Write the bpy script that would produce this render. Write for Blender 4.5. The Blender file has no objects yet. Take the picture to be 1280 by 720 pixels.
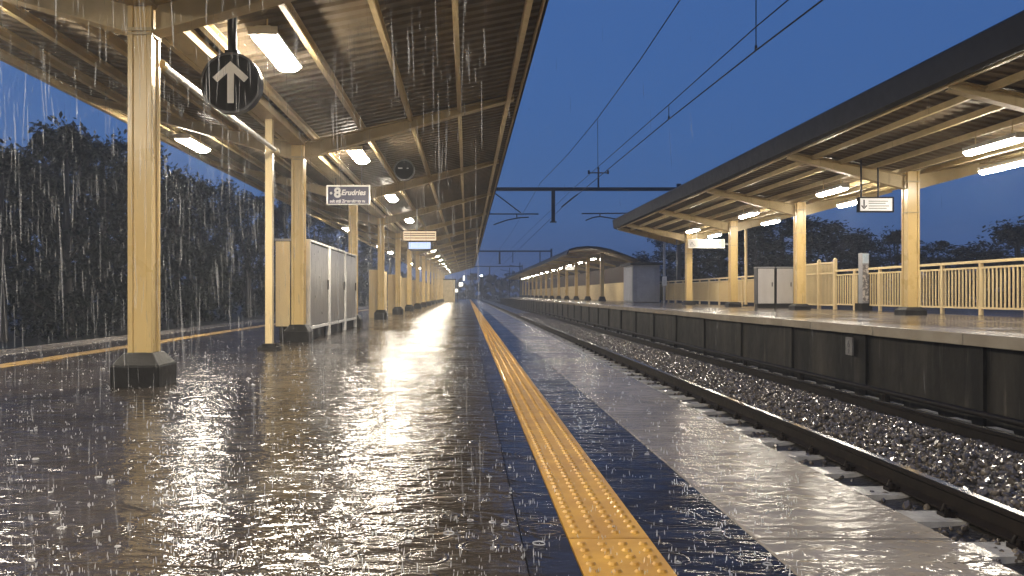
import bpy, math, random
from mathutils import Vector, Matrix, Euler
R = math.radians
S = bpy.context.scene
COL = S.collection
random.seed(7)
CAMZ = 0.85
F = 1000.0          # focal length in pixels of the 1280 wide frame
PI = math.pi

# ------------------------------------------------------------------ helpers
class MB:
    """collects vertices and faces of one mesh"""
    def __init__(s): s.v = []; s.f = []; s.sm = []
    def add(s, vs, fs, smooth=False):
        o = len(s.v); s.v += [tuple(v) for v in vs]
        for f in fs: s.f.append(tuple(i + o for i in f)); s.sm.append(smooth)
    def box(s, x0, x1, y0, y1, z0, z1):
        s.add([(x0,y0,z0),(x1,y0,z0),(x1,y1,z0),(x0,y1,z0),(x0,y0,z1),(x1,y0,z1),(x1,y1,z1),(x0,y1,z1)],
              [(0,3,2,1),(4,5,6,7),(0,1,5,4),(1,2,6,5),(2,3,7,6),(3,0,4,7)])
    def cbox(s, c, d): s.box(c[0]-d[0]/2,c[0]+d[0]/2,c[1]-d[1]/2,c[1]+d[1]/2,c[2]-d[2]/2,c[2]+d[2]/2)
    def frustum(s, c, w0, d0, w1, d1, z0, z1):
        s.add([(c[0]-w0/2,c[1]-d0/2,z0),(c[0]+w0/2,c[1]-d0/2,z0),(c[0]+w0/2,c[1]+d0/2,z0),(c[0]-w0/2,c[1]+d0/2,z0),
               (c[0]-w1/2,c[1]-d1/2,z1),(c[0]+w1/2,c[1]-d1/2,z1),(c[0]+w1/2,c[1]+d1/2,z1),(c[0]-w1/2,c[1]+d1/2,z1)],
              [(0,3,2,1),(4,5,6,7),(0,1,5,4),(1,2,6,5),(2,3,7,6),(3,0,4,7)])
    def tube(s, p, q, r, n=8, r2=None, cap=True, smooth=True):
        p, q = Vector(p), Vector(q); r2 = r if r2 is None else r2
        d = (q-p).normalized()
        a = d.orthogonal().normalized(); b = d.cross(a)
        vs = []
        for c, rr in ((p, r), (q, r2)):
            for k in range(n):
                t = 2*PI*k/n; vs.append(c + a*math.cos(t)*rr + b*math.sin(t)*rr)
        s.add(vs, [(k,(k+1)%n,n+(k+1)%n,n+k) for k in range(n)], smooth)
        if cap: s.add(vs, [tuple(range(n))[::-1], tuple(range(n,2*n))])
    def path(s, pts, r, n=6):
        for a, b in zip(pts, pts[1:]): s.tube(a, b, r, n)
    def prism_y(s, prof, y0, y1, cap=True):
        """closed (x,z) outline swept along y"""
        n = len(prof)
        vs = [(x,y0,z) for x,z in prof] + [(x,y1,z) for x,z in prof]
        s.add(vs, [(k,(k+1)%n,n+(k+1)%n,n+k) for k in range(n)])
        if cap: s.add(vs, [tuple(range(n))[::-1], tuple(range(n,2*n))])
    def prism_z(s, prof, z0, z1):
        n = len(prof)
        vs = [(x,y,z0) for x,y in prof] + [(x,y,z1) for x,y in prof]
        s.add(vs, [(k,(k+1)%n,n+(k+1)%n,n+k) for k in range(n)])
        s.add(vs, [tuple(range(n))[::-1], tuple(range(n,2*n))])
    def plate(s, prof, y0, y1):
        s.prism_y(prof, y0, y1)
    def disc(s, c, r, y0, y1, n=40):
        s.prism_y([(c[0]+r*math.cos(2*PI*k/n), c[1]+r*math.sin(2*PI*k/n)) for k in range(n)], y0, y1)
    def build(s, name, mat, parent=None, bevel=0):
        me = bpy.data.meshes.new(name); me.from_pydata(s.v, [], s.f); me.update()
        me.polygons.foreach_set('use_smooth', s.sm)
        import bmesh
        bm = bmesh.new(); bm.from_mesh(me)
        bmesh.ops.recalc_face_normals(bm, faces=bm.faces) if len(s.f) < 60000 else None
        bm.to_mesh(me); bm.free()
        o = bpy.data.objects.new(name, me); COL.objects.link(o)
        if mat: me.materials.append(mat)
        if parent: o.parent = parent
        if bevel:
            m = o.modifiers.new('bevel','BEVEL'); m.width = bevel; m.segments = 2; m.limit_method = 'ANGLE'
        return o

def tag(o, label=None, cat=None, group=None, kind=None):
    if label: o['label'] = label
    if cat: o['category'] = cat
    if group: o['group'] = group
    if kind: o['kind'] = kind
    return o
def empty(name, loc=(0,0,0), label=None, cat=None, group=None, rz=0):
    o = bpy.data.objects.new(name, None); COL.objects.link(o); o.location = loc; o.rotation_euler.z = rz
    o.empty_display_size = .2
    return tag(o, label, cat, group)
def copy_tree(o, parent=None):
    c = o.copy(); COL.objects.link(c)
    if parent: c.parent = parent
    for ch in list(o.children): copy_tree(ch, c)
    return c
ORD = ['first','second','third','fourth','fifth','sixth','seventh','eighth','ninth','tenth','eleventh','twelfth','thirteenth',
       'fourteenth','fifteenth','sixteenth','seventeenth','eighteenth','nineteenth','twentieth']

# ------------------------------------------------------------------ materials
def newmat(name):
    m = bpy.data.materials.new(name); m.use_nodes = True
    nt = m.node_tree; b = nt.nodes['Principled BSDF']
    return m, nt, b
def N(nt, t, **kw):
    n = nt.nodes.new(t)
    for k, v in kw.items():
        if k.startswith('i_'): n.inputs[k[2:].replace('_',' ')].default_value = v
        else: setattr(n, k, v)
    return n
def math_n(nt, op, a, b=None, c=None):
    n = nt.nodes.new('ShaderNodeMath'); n.operation = op
    for i, x in enumerate((a, b, c)):
        if x is None: continue
        if isinstance(x, (int, float)): n.inputs[i].default_value = x
        else: nt.links.new(x, n.inputs[i])
    return n.outputs[0]
def ramp(nt, src, stops):
    r = nt.nodes.new('ShaderNodeValToRGB'); nt.links.new(src, r.inputs[0])
    e = r.color_ramp.elements
    while len(e) < len(stops): e.new(.5)
    for k, (p, c) in enumerate(stops):
        e[k].position = p; e[k].color = (*c, 1) if len(c) == 3 else c
    return r.outputs[0]
def worldpos(nt): return nt.nodes.new('ShaderNodeNewGeometry').outputs['Position']
def noise(nt, vec, scale, detail=3, rough=.55, dist=0):
    n = N(nt, 'ShaderNodeTexNoise'); n.inputs['Scale'].default_value = scale
    n.inputs['Detail'].default_value = detail; n.inputs['Roughness'].default_value = rough; n.inputs['Distortion'].default_value = dist
    nt.links.new(vec, n.inputs['Vector']); return n.outputs[0]
def scaled(nt, vec, s):
    m = N(nt, 'ShaderNodeMapping'); m.inputs['Scale'].default_value = s; nt.links.new(vec, m.inputs[0]); return m.outputs[0]

def varied(name, c1, c2, rough, scale=6, streak=None, metal=0, bump=0, bscale=40, spec=.5, stops=(.35,.65), rvar=.12, coat=0, stain=None):
    """paint / concrete / metal with dirt of its own: two colours mixed by noise, uneven gloss and a light bump"""
    m, nt, b = newmat(name); p = worldpos(nt)
    v = scaled(nt, p, streak) if streak else p
    n = noise(nt, v, scale, 5, .6)
    col = ramp(nt, n, [(stops[0], c1), (stops[1], c2)])
    if stain:       # sparse old runs and patches of dirt
        sn = noise(nt, scaled(nt, p, (7, 7, .7)), 1, 5, .65)
        mx = N(nt, 'ShaderNodeMix', data_type='RGBA'); nt.links.new(ramp(nt, sn, [(.58, (0,0,0)), (.74, (.75,.75,.75))]), mx.inputs[0])
        nt.links.new(col, mx.inputs[6]); mx.inputs[7].default_value = (*stain, 1); col = mx.outputs[2]
    nt.links.new(col, b.inputs['Base Color'])
    n2 = noise(nt, p, scale*2.3, 3)
    r = math_n(nt, 'MULTIPLY_ADD', n2, 2*rvar, rough-rvar); nt.links.new(r, b.inputs['Roughness'])
    b.inputs['Metallic'].default_value = metal; b.inputs['Specular IOR Level'].default_value = spec
    if coat: b.inputs['Coat Weight'].default_value = coat; b.inputs['Coat Roughness'].default_value = .06
    if bump:
        bn = N(nt, 'ShaderNodeBump'); bn.inputs['Strength'].default_value = 1; bn.inputs['Distance'].default_value = bump
        nt.links.new(noise(nt, p, bscale, 3), bn.inputs['Height']); nt.links.new(bn.outputs[0], b.inputs['Normal'])
    return m

def ripple_height(nt, p, amp_noise, amp_ring):
    """height (metres) of a rain-beaten water film: wind ripples plus rings round drop impacts"""
    flat = N(nt, 'ShaderNodeVectorMath', operation='MULTIPLY'); flat.inputs[1].default_value = (1,1,0); nt.links.new(p, flat.inputs[0]); p = flat.outputs[0]
    n1 = noise(nt, scaled(nt, p, (3.6, 7.5, 1)), 1, 2, .5, .8)
    n2 = noise(nt, scaled(nt, p, (11, 20, 1)), 1, 2, .5, .5)
    n3 = noise(nt, scaled(nt, p, (38, 60, 1)), 1, 2, .6, .3)
    h = math_n(nt, 'ADD', math_n(nt, 'MULTIPLY', n1, amp_noise), math_n(nt, 'MULTIPLY', n2, amp_noise*.42))
    h = math_n(nt, 'ADD', h, math_n(nt, 'MULTIPLY', n3, amp_noise*.10))
    for sc, k in ((2.6, 0), (4.7, 1)):
        v = N(nt, 'ShaderNodeTexVoronoi'); v.inputs['Scale'].default_value = sc; v.inputs['Randomness'].default_value = 1
        off = N(nt, 'ShaderNodeVectorMath', operation='ADD'); off.inputs[1].default_value = (3.1*k, 7.7*k, 0); nt.links.new(p, off.inputs[0])
        nt.links.new(off.outputs[0], v.inputs['Vector'])
        d = math_n(nt, 'DIVIDE', v.outputs['Distance'], sc)       # metres from the impact
        sep = N(nt, 'ShaderNodeSeparateColor'); nt.links.new(v.outputs['Color'], sep.inputs[0])
        rad = math_n(nt, 'MULTIPLY_ADD', sep.outputs[0], .12/ (1+k), .015)
        u = math_n(nt, 'SUBTRACT', d, rad)
        env = math_n(nt, 'POWER', 2.718, math_n(nt, 'MULTIPLY', math_n(nt, 'MULTIPLY', u, u), -1800.0*(1+k)))
        w = math_n(nt, 'COSINE', math_n(nt, 'MULTIPLY', u, 260.0))
        h = math_n(nt, 'ADD', h, math_n(nt, 'MULTIPLY', math_n(nt, 'MULTIPLY', env, w), amp_ring))
    return h

def wet(name, c1, c2, rough=.07, amp=.010, ring=.0012, scale=3, dry=.0, streak=None, stops=(.35,.65), ior=1.4, joints=None, broken=0):
    m, nt, b = newmat(name); p = worldpos(nt)
    n = noise(nt, scaled(nt, p, streak) if streak else p, scale, 5, .6)
    col = ramp(nt, n, [(stops[0], c1), (stops[1], c2)])
    h = ripple_height(nt, p, amp, ring)
    # puddles: in places the film is thin and the rougher tile shows through
    pud = ramp(nt, noise(nt, p, .75, 4, .6), [(.42, (0,0,0)), (.60, (1,1,1))])
    nt.links.new(math_n(nt, 'MULTIPLY_ADD', pud, dry, rough), b.inputs['Roughness'])
    h = math_n(nt, 'MULTIPLY', h, math_n(nt, 'MULTIPLY_ADD', pud, -.35, 1))
    if broken:      # where drops beat the film it breaks up and stops mirroring
        bk = noise(nt, scaled(nt, p, (1.9, 4.6, 1)), 1, 4, .65, .8)
        nt.links.new(math_n(nt, 'MULTIPLY', ramp(nt, bk, [(.40, (1-broken,)*3), (.60, (1,1,1))]), .46), b.inputs['Specular IOR Level'])
    if joints:
        sx = N(nt, 'ShaderNodeSeparateXYZ'); nt.links.new(p, sx.inputs[0])
        msk = None
        for o_ in (0, 1):
            fr = math_n(nt, 'ABSOLUTE', math_n(nt, 'SUBTRACT', math_n(nt, 'FRACT', math_n(nt, 'DIVIDE', sx.outputs[o_], joints)), .5))
            k_ = math_n(nt, 'GREATER_THAN', fr, .5-.0035/joints)
            msk = k_ if msk is None else math_n(nt, 'MAXIMUM', msk, k_)
        mj = N(nt, 'ShaderNodeMix', data_type='RGBA'); nt.links.new(math_n(nt, 'MULTIPLY', msk, .65), mj.inputs[0]); nt.links.new(col, mj.inputs[6]); mj.inputs[7].default_value = (.008,.007,.006,1)
        col = mj.outputs[2]; h = math_n(nt, 'MULTIPLY_ADD', msk, -.0006, h)
    nt.links.new(col, b.inputs['Base Color'])
    b.inputs['IOR'].default_value = ior
    bn = N(nt, 'ShaderNodeBump'); bn.inputs['Strength'].default_value = 1; bn.inputs['Distance'].default_value = 1
    nt.links.new(h, bn.inputs['Height']); nt.links.new(bn.outputs[0], b.inputs['Normal'])
    return m

M = {}
M['cream']  = varied('cream_paint', (.67,.485,.205), (.625,.445,.18), .30, 1.3, (1,1,.7), bump=.0006, bscale=25, stain=(.30,.19,.07))
M['cream2'] = varied('pale_cream_paint', (.66,.52,.28), (.61,.47,.245), .34, 1.6, (1,1,.7), bump=.0004)
M['rafter'] = varied('beam_paint', (.54,.42,.22), (.44,.335,.165), .45, 2.5, bump=.0006, stain=(.22,.14,.06))
M['roof']   = varied('roof_sheet_underside', (.205,.16,.105), (.115,.09,.058), .55, 1.6, (1,.25,1), bump=.0008)
M['purlin'] = varied('purlin_paint', (.60,.47,.26), (.48,.37,.19), .45, 3)
M['fascia'] = varied('dark_fascia', (.014,.013,.013), (.009,.008,.008), .5, 3, spec=.25)
M['black']  = varied('black_rubberised_paint', (.012,.011,.010), (.022,.020,.018), .5, 5, bump=.003, bscale=18, spec=.22)
M['darkmetal'] = varied('dark_metal', (.03,.03,.033), (.05,.048,.05), .35, 6, metal=.4)
M['steel']  = varied('brushed_steel', (.55,.53,.50), (.42,.40,.37), .32, 2.4, (1,6,.25), metal=.85, bump=.0005, bscale=9)
M['white']  = varied('white_paint', (.72,.70,.66), (.6,.58,.53), .35, 4)
M['grey']   = varied('grey_paint', (.32,.32,.33), (.26,.26,.27), .45, 3)
M['greyface'] = varied('pale_grey_panel', (.55,.53,.52), (.46,.44,.43), .4, 2, (1,1,.3))
M['floor']  = wet('wet_dark_tile', (.024,.0195,.016), (.044,.036,.030), .04, .0175, .0014, 1.4, ior=1.42, dry=.16, joints=.45, broken=.72)
M['blue']   = wet('wet_navy_tile', (.014,.0125,.013), (.023,.020,.020), .07, .011, .0009, 2, ior=1.30, dry=.1, broken=.8)
M['edge']   = wet('wet_pale_coping', (.235,.21,.18), (.155,.137,.118), .08, .014, .0007, 2.2, ior=1.33, dry=.16, broken=.6)
M['yellow'] = varied('yellow_tactile', (.46,.255,.028), (.33,.17,.018), .40, 5, rvar=.10, bump=.0008, bscale=60, coat=.10)
M['farfloor'] = wet('wet_far_platform', (.11,.088,.066), (.075,.06,.046), .08, .007, .0006, 1.5, ior=1.4, dry=.15, broken=.8)
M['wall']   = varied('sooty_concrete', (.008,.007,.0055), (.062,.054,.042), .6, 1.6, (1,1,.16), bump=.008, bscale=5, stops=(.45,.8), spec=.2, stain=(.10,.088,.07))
M['concrete'] = varied('platform_concrete', (.16,.145,.125), (.10,.09,.078), .5, 2, bump=.002)
M['rail']   = varied('rusty_rail', (.008,.006,.005), (.014,.010,.008), .6, 9, bump=.001, spec=.12)
M['railtop'] = varied('worn_rail_head', (.30,.29,.28), (.22,.21,.20), .18, 5, metal=.9, rvar=.06)
M['sleeper'] = varied('wet_sleeper', (.62,.60,.56), (.42,.40,.37), .16, 8, rvar=.08, bump=.004, bscale=30, spec=.8)
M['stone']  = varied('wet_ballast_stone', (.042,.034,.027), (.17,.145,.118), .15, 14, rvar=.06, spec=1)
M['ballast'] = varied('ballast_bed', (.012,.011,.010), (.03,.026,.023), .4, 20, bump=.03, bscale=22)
M['ground'] = varied('wet_ground', (.020,.022,.014), (.035,.03,.02), .6, .8, bump=.03, bscale=3)
M['bark']   = varied('bark', (.03,.024,.018), (.05,.04,.03), .8, 6, (1,1,.3), bump=.01)
M['leaf']   = varied('leaf', (.006,.009,.005), (.014,.020,.010), .6, 2.2, spec=.1)
M['insul']  = varied('insulator', (.06,.03,.02), (.08,.04,.03), .2, 10)
M['wire']   = varied('overhead_wire', (.012,.012,.013), (.02,.02,.02), .5, 10)
M['arrowwhite'] = varied('sign_white', (.70,.68,.64), (.62,.60,.56), .4, 6)
M['signnavy'] = varied('sign_navy', (.034,.032,.062), (.026,.025,.050), .4, 5, spec=.25)
M['signblack'] = varied('sign_black', (.006,.005,.006), (.009,.008,.009), .5, 5, spec=.1)
M['brown']  = varied('brown_board', (.035,.018,.013), (.022,.012,.009), .6, 3, spec=.2)

def emit(name, col, strength):
    m, nt, b = newmat(name)
    b.inputs['Base Color'].default_value = (.8,.8,.8,1)
    b.inputs['Emission Color'].default_value = (*col, 1); b.inputs['Emission Strength'].default_value = strength
    return m
LAMPC = (1, .90, .74)
M['lamp']  = emit('lamp_diffuser', LAMPC, 165)
M['lampr'] = emit('far_platform_lamp_diffuser', (1,.90,.74), 95)
M['sglow'] = emit('backlit_sign', (1,.93,.84), .24)
M['sglow3'] = varied('white_sign_board', (.30,.29,.27), (.25,.24,.225), .5, 3)
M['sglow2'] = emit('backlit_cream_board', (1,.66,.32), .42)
M['screen'] = emit('blue_screen', (.36,.56,1), .62)
M['farlight'] = emit('far_light', (.9,.95,1), 12)

def watermat(name, alpha, bright):
    m, nt, b = newmat(name)
    out = nt.nodes['Material Output']
    b.inputs['Base Color'].default_value = (bright,bright,bright,1); b.inputs['Roughness'].default_value = .25
    tr = N(nt, 'ShaderNodeBsdfTranslucent'); tr.inputs[0].default_value = (bright,bright,bright,1)
    mx = N(nt, 'ShaderNodeMixShader'); mx.inputs[0].default_value = .5
    nt.links.new(b.outputs[0], mx.inputs[1]); nt.links.new(tr.outputs[0], mx.inputs[2])
    t = N(nt, 'ShaderNodeBsdfTransparent'); m2 = N(nt, 'ShaderNodeMixShader'); m2.inputs[0].default_value = alpha
    nt.links.new(t.outputs[0], m2.inputs[1]); nt.links.new(mx.outputs[0], m2.inputs[2]); nt.links.new(m2.outputs[0], out.inputs['Surface'])
    return m
M['rain'] = watermat('rain_water', .17, .7)
M['splash'] = watermat('splash_water', .45, .8)

# ------------------------------------------------------------------ camera, sky, light
cam = bpy.data.objects.new('camera', bpy.data.cameras.new('camera')); COL.objects.link(cam)
cam.location = (0,0,CAMZ); cam.rotation_euler = (R(90),0,0)
cam.data.sensor_width = 36; cam.data.lens = 36*F/1280
cam.data.shift_x = 56/1280; cam.data.shift_y = 8/1280
cam.data.clip_end = 3000; cam.data.clip_start = .05
S.camera = cam
W = bpy.data.worlds.new('World'); S.world = W; W.use_nodes = True
nt = W.node_tree; bg = nt.nodes['Background']
sky = nt.nodes.new('ShaderNodeTexSky'); sky.sky_type = 'NISHITA'; sky.sun_disc = False
sky.sun_elevation = R(4); sky.sun_rotation = R(150); sky.air_density = 1.6; sky.dust_density = .6; sky.ozone_density = 5
mulc = nt.nodes.new('ShaderNodeMix'); mulc.data_type = 'RGBA'; mulc.blend_type = 'MULTIPLY'; mulc.inputs[0].default_value = 1
mulc.inputs[7].default_value = (.62,.80,1.10,1)
nt.links.new(sky.outputs[0], mulc.inputs[6])
cloud = nt.nodes.new('ShaderNodeMix'); cloud.data_type = 'RGBA'; cloud.inputs[0].default_value = .80     # even rain cloud over the dusk sky
cloud.inputs[7].default_value = (.36,.88,2.45,1)
nt.links.new(mulc.outputs[2], cloud.inputs[6]); nt.links.new(cloud.outputs[2], bg.inputs[0])
bg.inputs[1].default_value = .10
sun = bpy.data.objects.new('sun', bpy.data.lights.new('sun','SUN')); COL.objects.link(sun)
sun.data.energy = .02; sun.data.angle = R(25); sun.data.color = (.6,.75,1); sun.rotation_euler = (R(35),0,R(30))
S.view_settings.view_transform = 'Standard'; S.view_settings.look = 'None'; S.view_settings.exposure = .68; S.view_settings.gamma = 1
S.render.engine = 'CYCLES'
cy = S.cycles
cy.use_denoising = True; cy.max_bounces = 6; cy.diffuse_bounces = 3; cy.glossy_bounces = 3; cy.transparent_max_bounces = 16
cy.transmission_bounces = 4; cy.volume_bounces = 0; cy.sample_clamp_indirect = 6; cy.caustics_reflective = False; cy.caustics_refractive = False
cy.use_light_tree = True

# ------------------------------------------------------------------ ground, platforms
Y0, Y1 = -14, 145
GZ = -.72
g = MB(); g.add([(-900,-300,GZ),(900,-300,GZ),(900,1500,GZ),(-900,1500,GZ)], [(0,1,2,3)])
tag(g.build('ground', M['ground']), kind='structure')

EX = 1.68                     # near platform edge
LX = -7.13
b = MB(); b.box(LX+.08, EX-.06, Y0, Y1, GZ-.2, -.05)
tag(b.build('platform_body', M['concrete']), kind='structure')
def strip(name, x0, x1, mat, z=0, gap=0, L=3.0, first=2.77, kind='structure', bevel=0):
    mb = MB()
    if gap:
        ys = [first + L*k for k in range(-6, 60)]
        for a, c in zip(ys, ys[1:]):
            if a > Y1 or c < Y0: continue
            mb.box(x0, x1, a+gap/2, c-gap/2, -.12, z)
    else: mb.box(x0, x1, Y0, Y1, -.12, z)
    return tag(mb.build(name, mat, bevel=bevel), kind=kind)
strip('platform_floor', -5.38, .186, M['floor'])
strip('platform_floor', -6.5, -5.67, M['floor'])
strip('blue_band', .19, .348, M['blue'], .001)
strip('blue_band', .634, .996, M['blue'], .001, .006)
strip('platform_edge', 1.0, EX, M['edge'], .004, .008, bevel=.006)
strip('platform_edge', LX, -6.504, M['edge'], .004, .008, bevel=.006)
strip('yellow_line', -5.666, -5.384, varied('worn_yellow_line', (.34,.215,.06), (.26,.16,.045), .3, 4), .004)
# tactile paving with its blister domes
t = MB()
ys = [2.77 + 3*k for k in range(-5, 48)]
for a, c in zip(ys, ys[1:]): t.box(.352, .630, a+.004, c-.004, -.12, .006)
def dome(mb, x, y, z, r, h, n=8):
    vs = [(x+r*math.cos(2*PI*k/n), y+r*math.sin(2*PI*k/n), z) for k in range(n)]
    vs += [(x+.62*r*math.cos(2*PI*k/n), y+.62*r*math.sin(2*PI*k/n), z+h) for k in range(n)]
    mb.add(vs, [(k,(k+1)%n,n+(k+1)%n,n+k) for k in range(n)] + [tuple(range(n,2*n))])
yy = 1.9
while yy < 48:
    ph = (yy-2.77) % 3
    if .03 < ph < 2.97:
        for k in range(4): dome(t, .387+.0693*k, yy, .0058, .0175, .0085, 8 if yy < 12 else 6)
    yy += .067
tag(t.build('tactile_paving', M['yellow']), kind='structure')

# right-hand platform
RZ = .41; RX = 5.63
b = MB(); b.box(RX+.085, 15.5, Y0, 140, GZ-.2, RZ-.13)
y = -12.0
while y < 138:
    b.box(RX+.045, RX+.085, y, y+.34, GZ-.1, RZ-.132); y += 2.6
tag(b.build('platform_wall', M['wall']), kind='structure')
b = MB(); b.box(RX+.60, 15.4, Y0, 140, RZ-.127, RZ)
tag(b.build('platform_floor', M['farfloor']), kind='structure')
b = MB()
y = -13.0
while y < 138:
    b.box(RX-.06, RX+.597, y, y+1.99, RZ-.125+random.uniform(-.006,.006), RZ+.004); y += 2.0
tag(b.build('platform_edge', varied('far_coping', (.40,.34,.25), (.30,.25,.18), .2, 2, bump=.001), bevel=.008), kind='structure')

# track bed
bed = MB()
prof = [(-1.0+EX, GZ),(EX-.1,GZ+.02),(EX-.05,-.66),(2.3,-.62),(3.0,-.56),(3.2,-.52),(3.5,-.47),(4.4,-.47),(4.7,-.54),(5.0,-.58),(RX+.05,-.64),(RX+.05,GZ-.1),(EX-1,GZ-.1)]
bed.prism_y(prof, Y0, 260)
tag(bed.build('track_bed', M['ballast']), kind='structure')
pp = MB(); pp.tube((5.36,Y0,-.40),(5.36,200,-.40),.035,8)
for k in range(60): pp.box(5.33,5.39,-8+2.6*k,-7.94+2.6*k,-.66,-.41)
tag(pp.build('cable_trough', M['rail']), 'thin dark pipe on short stands along the foot of the platform wall', 'pipe')
# loose ballast stones
random.seed(3)
ico_v = []
ph = (1+5**.5)/2
for a in (-1,1):
    for c in (-ph,ph): ico_v += [(0,a,c),(a,c,0),(c,0,a)]
ico_v = [Vector(v).normalized() for v in ico_v]
import bmesh
bm = bmesh.new(); bmesh.ops.create_icosphere(bm, subdivisions=1, radius=1); bm.verts.ensure_lookup_table()
ICO_V = [v.co.copy() for v in bm.verts]; ICO_F = [tuple(v.index for v in f.verts) for f in bm.faces]; bm.free()
def bedz(x):
    pts = prof[1:11]
    for (xa,za),(xb,zb) in zip(pts, pts[1:]):
        if xa <= x <= xb: return za+(zb-za)*(x-xa)/(xb-xa)
    return -.6
st = MB()
def stone(x, y, z, s):
    q = Euler((random.uniform(0,6.3),random.uniform(0,6.3),random.uniform(0,6.3))).to_matrix()
    sx, sy, sz = s*random.uniform(.7,1.3), s*random.uniform(.6,1.1), s*random.uniform(.45,.8)
    vs = []
    for v in ICO_V:
        w = Vector((v.x*sx, v.y*sy, v.z*sz))*random.uniform(.86,1.14)
        w = q @ w; vs.append((w.x+x, w.y+y, w.z+z))
    st.add(vs, ICO_F)
for k in range(24000):
    u = random.random(); y = 4.2 + 50*u**1.7
    x = random.uniform(3.16, 4.72) if random.random() < .84 else random.choice((random.uniform(2.0,3.02), random.uniform(4.84,5.6)))
    mound = .045*max(0, 1-abs(x-3.95)/.8)
    stone(x, y, bedz(x)+random.uniform(-.01,.028)+mound*random.random(), random.uniform(.018,.034))
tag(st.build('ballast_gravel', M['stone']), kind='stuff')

# the track: two rails on sleepers
track = empty('railway_track', (3.92,0,-.53), 'wet railway track with two dark rails on ballast between the platforms', 'railway track')
def local(mb, name, mat, parent, bevel=0):
    o = mb.build(name, mat, parent, bevel); o.matrix_parent_inverse = Matrix.Translation(-Vector(parent.location)); return o
def rail_prof(x):
    z0, z1 = -.525, -.372
    return [(x-.07,z0),(x+.07,z0),(x+.07,z0+.012),(x+.012,z0+.032),(x+.010,z1-.045),(x+.036,z1-.032),(x+.036,z1-.006),(x+.028,z1),(x-.028,z1),(x-.036,z1-.006),(x-.036,z1-.032),(x-.010,z1-.045),(x-.012,z0+.032),(x-.07,z0+.012)]
for x in (3.09, 4.75):
    r = MB(); r.prism_y(rail_prof(x), Y0, 260); o = local(r, 'rail', M['rail'], track)
    h = MB(); h.box(x-.027, x+.027, Y0, 260, -.3719, -.3700); h.build('running_surface', M['railtop'], o)
random.seed(5)
def sleeper_mb(mb, y):
    w = .125; e = random.uniform(-.03,.03)
    mb.prism_y([(2.22+e,-.70),(2.26+e,-.535),(5.52+e,-.535),(5.56+e,-.70)], y-w, y+w)
far = MB(); ny = 0
y = 3.05
while y < 150:
    if ny < 96:
        s_ = MB(); sleeper_mb(s_, y); o = local(s_, 'sleeper', M['sleeper'], track, .008)
        if y < 22:
            for x in (3.09, 4.75):
                for sg in (-1, 1):
                    c = MB()
                    c.box(x+sg*.075-.018, x+sg*.075+.018, y-.05, y+.05, -.535, -.495)
                    c.tube((x+sg*.10,y-.02,-.52),(x+sg*.10,y-.02,-.478),.017,6); c.box(x+sg*.10-.03, x+sg*.10+.03, y-.04, y+.045, -.535, -.51)
                    c.tube((x+sg*.115,y+.03,-.535),(x+sg*.085,y+.03,-.47),.012,6)
                    c.build('rail_clip', M['rail'], o)
    else: sleeper_mb(far, y)
    ny += 1; y += .65
tag(local(far, 'sleepers', M['sleeper'], track), kind='stuff')

# ------------------------------------------------------------------ lamp luminaires
def lamp_proto(name, mat, L=1.25, w=.30):
    e = empty(name)
    h = MB(); h.prism_y([(-w/2,.0),(-w/2*.9,.05),(-w/2*.5,.085),(w/2*.5,.085),(w/2*.9,.05),(w/2,0)], -L/2, L/2)
    h.box(-w/2-.008, w/2+.008, -L/2-.02, -L/2, -.02, .07); h.box(-w/2-.008, w/2+.008, L/2, L/2+.02, -.02, .07)
    h.build('housing', M['white'], e)
    d = MB(); d.prism_y([(-w/2*.92,-.002),(-w/2*.8,-.045),(-w/2*.4,-.07),(w/2*.4,-.07),(w/2*.8,-.045),(w/2*.92,-.002)], -L/2+.004, L/2-.004)
    d.build('diffuser', mat, e)
    for yy in (-L*.35, L*.35):
        r = MB(); r.tube((0,yy,.08),(0,yy,.30),.010,6); r.build('hanger', M['purlin'], e)
    return e

# ------------------------------------------------------------------ near canopy
CX = -3.04; BAY = 6.9; C1 = 7.53; NB = 15
EAVE = 3.97; HV = 2.85+CAMZ; HE = 3.62+CAMZ        # roof sheet height at valley and eave
def roofz(x, cx=CX, hv=HV, he=HE, e=EAVE): return hv + (he-hv)*min(1, abs(x-cx)/e)
def corrugated(mb, x0, z0, x1, z1, ya, yb, pitch=.25, h=.035, t=.004):
    y = ya
    prof_y = [(0,0),(.10,0),(.125,h),(.225,h)]
    pts = []
    while y < yb:
        for dy, dz in prof_y: pts.append((y+dy*pitch/.25, dz))
        y += pitch
    vs = []
    for (yy, dz) in pts: vs += [(x0,yy,z0+dz),(x1,yy,z1+dz)]
    fs = [(2*k,2*k+1,2*k+3,2*k+2) for k in range(len(pts)-1)]
    mb.add(vs, fs)
YA, YB = -9.5, C1 + BAY*(NB-1) + 2.5
can = empty('platform_canopy', (CX,C1,HV), 'long butterfly canopy of brown corrugated sheet over the near wet platform', 'canopy')
rf = MB()
corrugated(rf, CX, HV, CX+EAVE+.06, HE+.012, YA, YB); corrugated(rf, CX, HV, CX-EAVE-.06, HE+.012, YA, YB)
local(rf, 'roof_sheet', M['roof'], can)
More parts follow.
